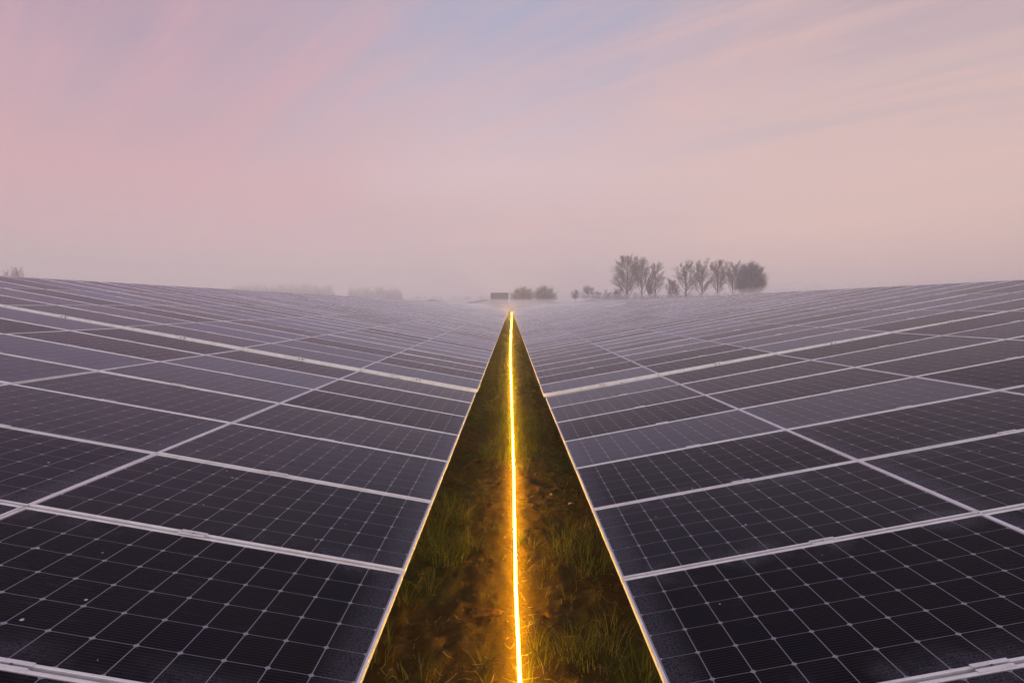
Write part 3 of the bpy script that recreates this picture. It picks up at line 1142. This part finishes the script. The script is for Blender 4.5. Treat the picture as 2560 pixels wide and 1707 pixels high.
TG = 'bare trees standing in the mist'
BIG = [('bare_tree', 'tallest bare tree, broad crown, leftmost of the big trees', 1569, 630, 255, BROAD, 3, 1.05),
       ('bare_tree', 'slim bare tree close behind the tallest broad tree', 1606, 640, 262, POPLAR, 11, 0.85),
       ('bare_tree', 'bare tree with one long side limb, right of the tallest tree', 1640, 651, 258, POPLAR, 19, 0.95),
       ('bare_tree', 'low bushy bare tree before the row of four tall ones', 1681, 697, 250, POPLAR, 23, 1.0),
       ('bare_tree', 'first tall bare tree of the row of four', 1717, 648, 254, POPLAR, 31, 1.12),
       ('bare_tree', 'second and tallest bare tree of the row of four', 1756, 642, 256, POPLAR, 43, 1.05),
       ('bare_tree', 'third bare tree of the row of four with clear trunk', 1797, 647, 254, POPLAR, 59, 1.05),
       ('bare_tree', 'fourth bare tree of the row, touching the round dense tree', 1834, 648, 256, POPLAR, 61, 0.9),
       ('bare_tree', 'low bare tree under the limb of the middle tree', 1625, 696, 250, POPLAR, 67, 0.75)]
for nm, lb, px, py, Y, P, sd_, wd in BIG:
    p = at(px, py, Y)
    tree(nm, lb, p.x, Y, p.z, P, sd_, wd, group=TG)
p = at(1877, 652, 257)
dome_tree('round_tree', 'dense round dark tree at the right end of the row', p.x, 257, p.z, 7.6, 9.8, 71, 320, 16, m_twig)
SH = [('shrub', 'spreading shrub at the foot of the tallest tree', 1545, 712, 250, SHRUB, 83, 0.9),
      ('shrub', 'low shrub left of the tallest tree, fading into mist', 1518, 722, 252, SHRUB, 85, 0.9),
      ('shrub', 'small dark shrub right of the barn, before the willows', 1284, 722, 330, SHRUB, 95, 0.7)]
for nm, lb, px, py, Y, P, sd_, wd in SH:
    p = at(px, py, Y)
    tree(nm, lb, p.x, Y, p.z, P, sd_, wd, cat='shrub', group='misty shrubs between the trees')
for lb, px, py, rx_, rz_, sd_ in (('small pale shrub standing left of the wide misty shrub', 1438, 720, 2.8, 3.8, 89),
                                  ('wide misty shrub between willows and the tallest tree', 1469, 712, 5.2, 5.2, 91),
                                  ('round misty shrub just right of the wide misty shrub', 1495, 726, 3.4, 3.4, 93)):
    p = at(px, py, 335)
    o = dome_tree('shrub', lb, p.x, 335, p.z, rx_ * 1.1, rz_ * 1.1, sd_, 60, 9, m_twig, 'misty shrubs between the trees', -0.6)
    o['category'] = 'shrub'
for lb, px, py, Y, sd_, wd in (('olive crowned willow right beside the dark barn', 1308, 715, 340, 101, 1.0),
                               ('olive crowned willow further right, with broader dome', 1362, 713, 340, 107, 1.15)):
    p = at(px, py, Y)
    dome_tree('willow_tree', lb, p.x, Y, p.z, 7.0 * wd, 6.4, sd_, 150, 11, m_willow, 'willows by the barn', -0.7)
for lb, px, py, Y, sd_ in (('thin bare tree at the far left edge above the panels', 14, 668, 330, 113),
                           ('thin bare tree second from the left edge', 32, 664, 335, 117),
                           ('thin bare tree third from the left edge, tallest there', 46, 662, 330, 119)):
    p = at(px, py, Y)
    tree('bare_tree', lb, p.x, Y, p.z, POPLAR, sd_, 0.5, group=TG)

# hedge under the row of trees, and the far woods that read as one mass each
def wood(name, label, x0, x1, Y, ytop, n, seed, dens=1.0, lo=0.75, thick=0.07):
    r = random.Random(seed)
    q = MB()
    for i in range(n):
        px = x0 + (x1 - x0) * (i + r.random()) / n
        edge_ = min(1.0, (px - x0) / (0.10 * (x1 - x0)) + 0.45, (x1 - px) / (0.10 * (x1 - x0)) + 0.45)
        yy = Y + r.uniform(0, 30)
        p = at(px, ytop, yy)
        b0 = terrain(yy) - 0.5
        H = (p.z - b0) * r.uniform(lo, 1.0) * edge_
        q.tube([(p.x, yy, b0), (p.x + r.gauss(0, .2), yy, b0 + H * .5), (p.x + r.gauss(0, .4), yy, b0 + H)], [thick * 2, thick * 1.4, thick * .5], 3, caps=False)
        for k in range(int(16 * dens)):
            t = r.uniform(0.25, 0.95)
            a = r.uniform(0, 6.28)
            l = H * 0.22 * (1.1 - t) + 0.8
            z0 = b0 + H * t
            q.tube([(p.x, yy, z0), (p.x + .5 * l * math.cos(a), yy + .5 * l * math.sin(a), z0 + .5 * l), (p.x + .8 * l * math.cos(a), yy + .8 * l * math.sin(a), z0 + 1.3 * l)],
                   [thick, thick * .8, thick * .4], 3, caps=False)
    o = q.build(name, m_twig)
    tag(o, label, 'wood', kind='stuff')


wood('far_wood', 'long pale wood on the left skyline, taller to its right', 560, 842, 640, 706, 210, 5, 1.4)
wood('far_wood', 'shorter pale wood on the left skyline nearer the middle', 866, 1008, 640, 715, 110, 6, 1.4)
wood('far_hedge', 'faint hedge far off between the woods and the barn', 1010, 1240, 600, 738, 90, 8, 1.2, 0.45)
wood('hedge', 'low misty hedge along the foot of the bare trees', 1500, 1900, 262, 732, 150, 10, 1.6, 0.5, 0.05)

# ------------------------------------------------------------------ barn
m_wall = simple_mat('barn_boards', (0.10, 0.095, 0.105), 0.8, 0, 0.2, 1.0)
m_roof = simple_mat('barn_roof', (0.08, 0.078, 0.09), 0.7, 0, 0.2, 2.0)
m_door = simple_mat('barn_door', (0.05, 0.045, 0.045), 0.8)
YB = 352.0
pl, pr = at(1226, 731, YB), at(1271, 731, YB)
zb = terrain(YB)
zr = pl.z
ze = zr - 3.6
wx, dep = (pr.x - pl.x), 9.0
barn = empty('barn')
barn.location = (pl.x, YB, zb)
tag(barn, 'low dark barn with a pitched roof beyond the end of the light strip', 'barn')
q = MB()
q.box((0.3, 0.3, 0), (wx - 0.3, dep - 0.3, ze - zb))
n = len(q.v)
for xx in (0.3, wx - 0.3):
    q.v += [(xx, 0.3, ze - zb + .002), (xx, dep - 0.3, ze - zb + .002), (xx, dep / 2, zr - zb - 0.15)]
q.f += [(n, n + 1, n + 2), (n + 3, n + 5, n + 4)]
q.m += [0, 0]
q.build('wall', m_wall, barn)
q = MB()
hz, hy = zr - ze, dep / 2
for s in (1, -1):
    y0, y1 = (-0.4, dep / 2) if s == 1 else (dep + 0.4, dep / 2)
    n = len(q.v)
    for dz in (0.0, 0.18):
        q.v += [(0, y0, ze - zb - 0.25 + dz), (wx, y0, ze - zb - 0.25 + dz), (wx, y1, zr - zb - 0.18 + dz), (0, y1, zr - zb - 0.18 + dz)]
    q.f += [(n, n + 1, n + 2, n + 3), (n + 4, n + 7, n + 6, n + 5), (n, n + 4, n + 5, n + 1), (n + 1, n + 5, n + 6, n + 2), (n + 3, n + 2, n + 6, n + 7), (n, n + 3, n + 7, n + 4)]
    q.m += [0] * 6
q.build('roof', m_roof, barn)
q = MB()
q.box((wx * .4, 0.22, 0), (wx * .4 + 3.2, 0.295, 3.4))
q.build('door', m_door, barn)

# ================================================================== AIR
def volume_box(name, lo, hi, density, col, aniso, label):
    q = MB()
    q.box(lo, hi)
    m = bpy.data.materials.new(name)
    m.use_nodes = True
    m.node_tree.nodes.clear()
    T = NT(m.node_tree)
    o_ = T.n('ShaderNodeOutputMaterial')
    pv_ = T.n('ShaderNodeVolumePrincipled')
    pv_.inputs['Color'].default_value = (*col, 1)
    pv_.inputs['Density'].default_value = density
    pv_.inputs['Anisotropy'].default_value = aniso
    T.link(pv_.outputs[0], o_.inputs['Volume'])
    o = q.build(name, m)
    o.visible_shadow = True
    tag(o, label, 'haze', kind='stuff')
    return o


volume_box('haze', (-1650, -120, -3.4), (1650, 1600, 45.0), 0.0016, (0.955, 0.895, 0.955), -0.35,
           'thin even haze that pales everything far away')
volume_box('ground_mist', (-900, 237.5, -3.2), (900, 1300, 5.2), 0.0085, (0.97, 0.92, 0.975), -0.35,
           'low bank of pale ground mist behind the far panels')


volume_box('trough_mist', (-13.5, 72, -2.9), (13.5, 187, 1.3), 0.0065, (0.97, 0.92, 0.975), -0.35,
           'thin low mist lying in the trough between the two slopes')
volume_box('mist_bank', (-75, 187.5, -2.8), (75, 237, 4.3), 0.0125, (0.975, 0.935, 0.985), -0.35,
           'thicker bank of mist between the end of the light and the far array')
volume_box('mist_bank', (76, 150, -2.8), (130, 249, 7.5), 0.0110, (0.975, 0.935, 0.985), -0.35,
           'bank of mist round the foot of the row of four bare trees')
volume_box('mist_bank', (30, 237.2, 0.0), (75.5, 249, 7.5), 0.0300, (0.975, 0.935, 0.985), -0.35,
           'bank of mist round the foot of the tallest bare trees')
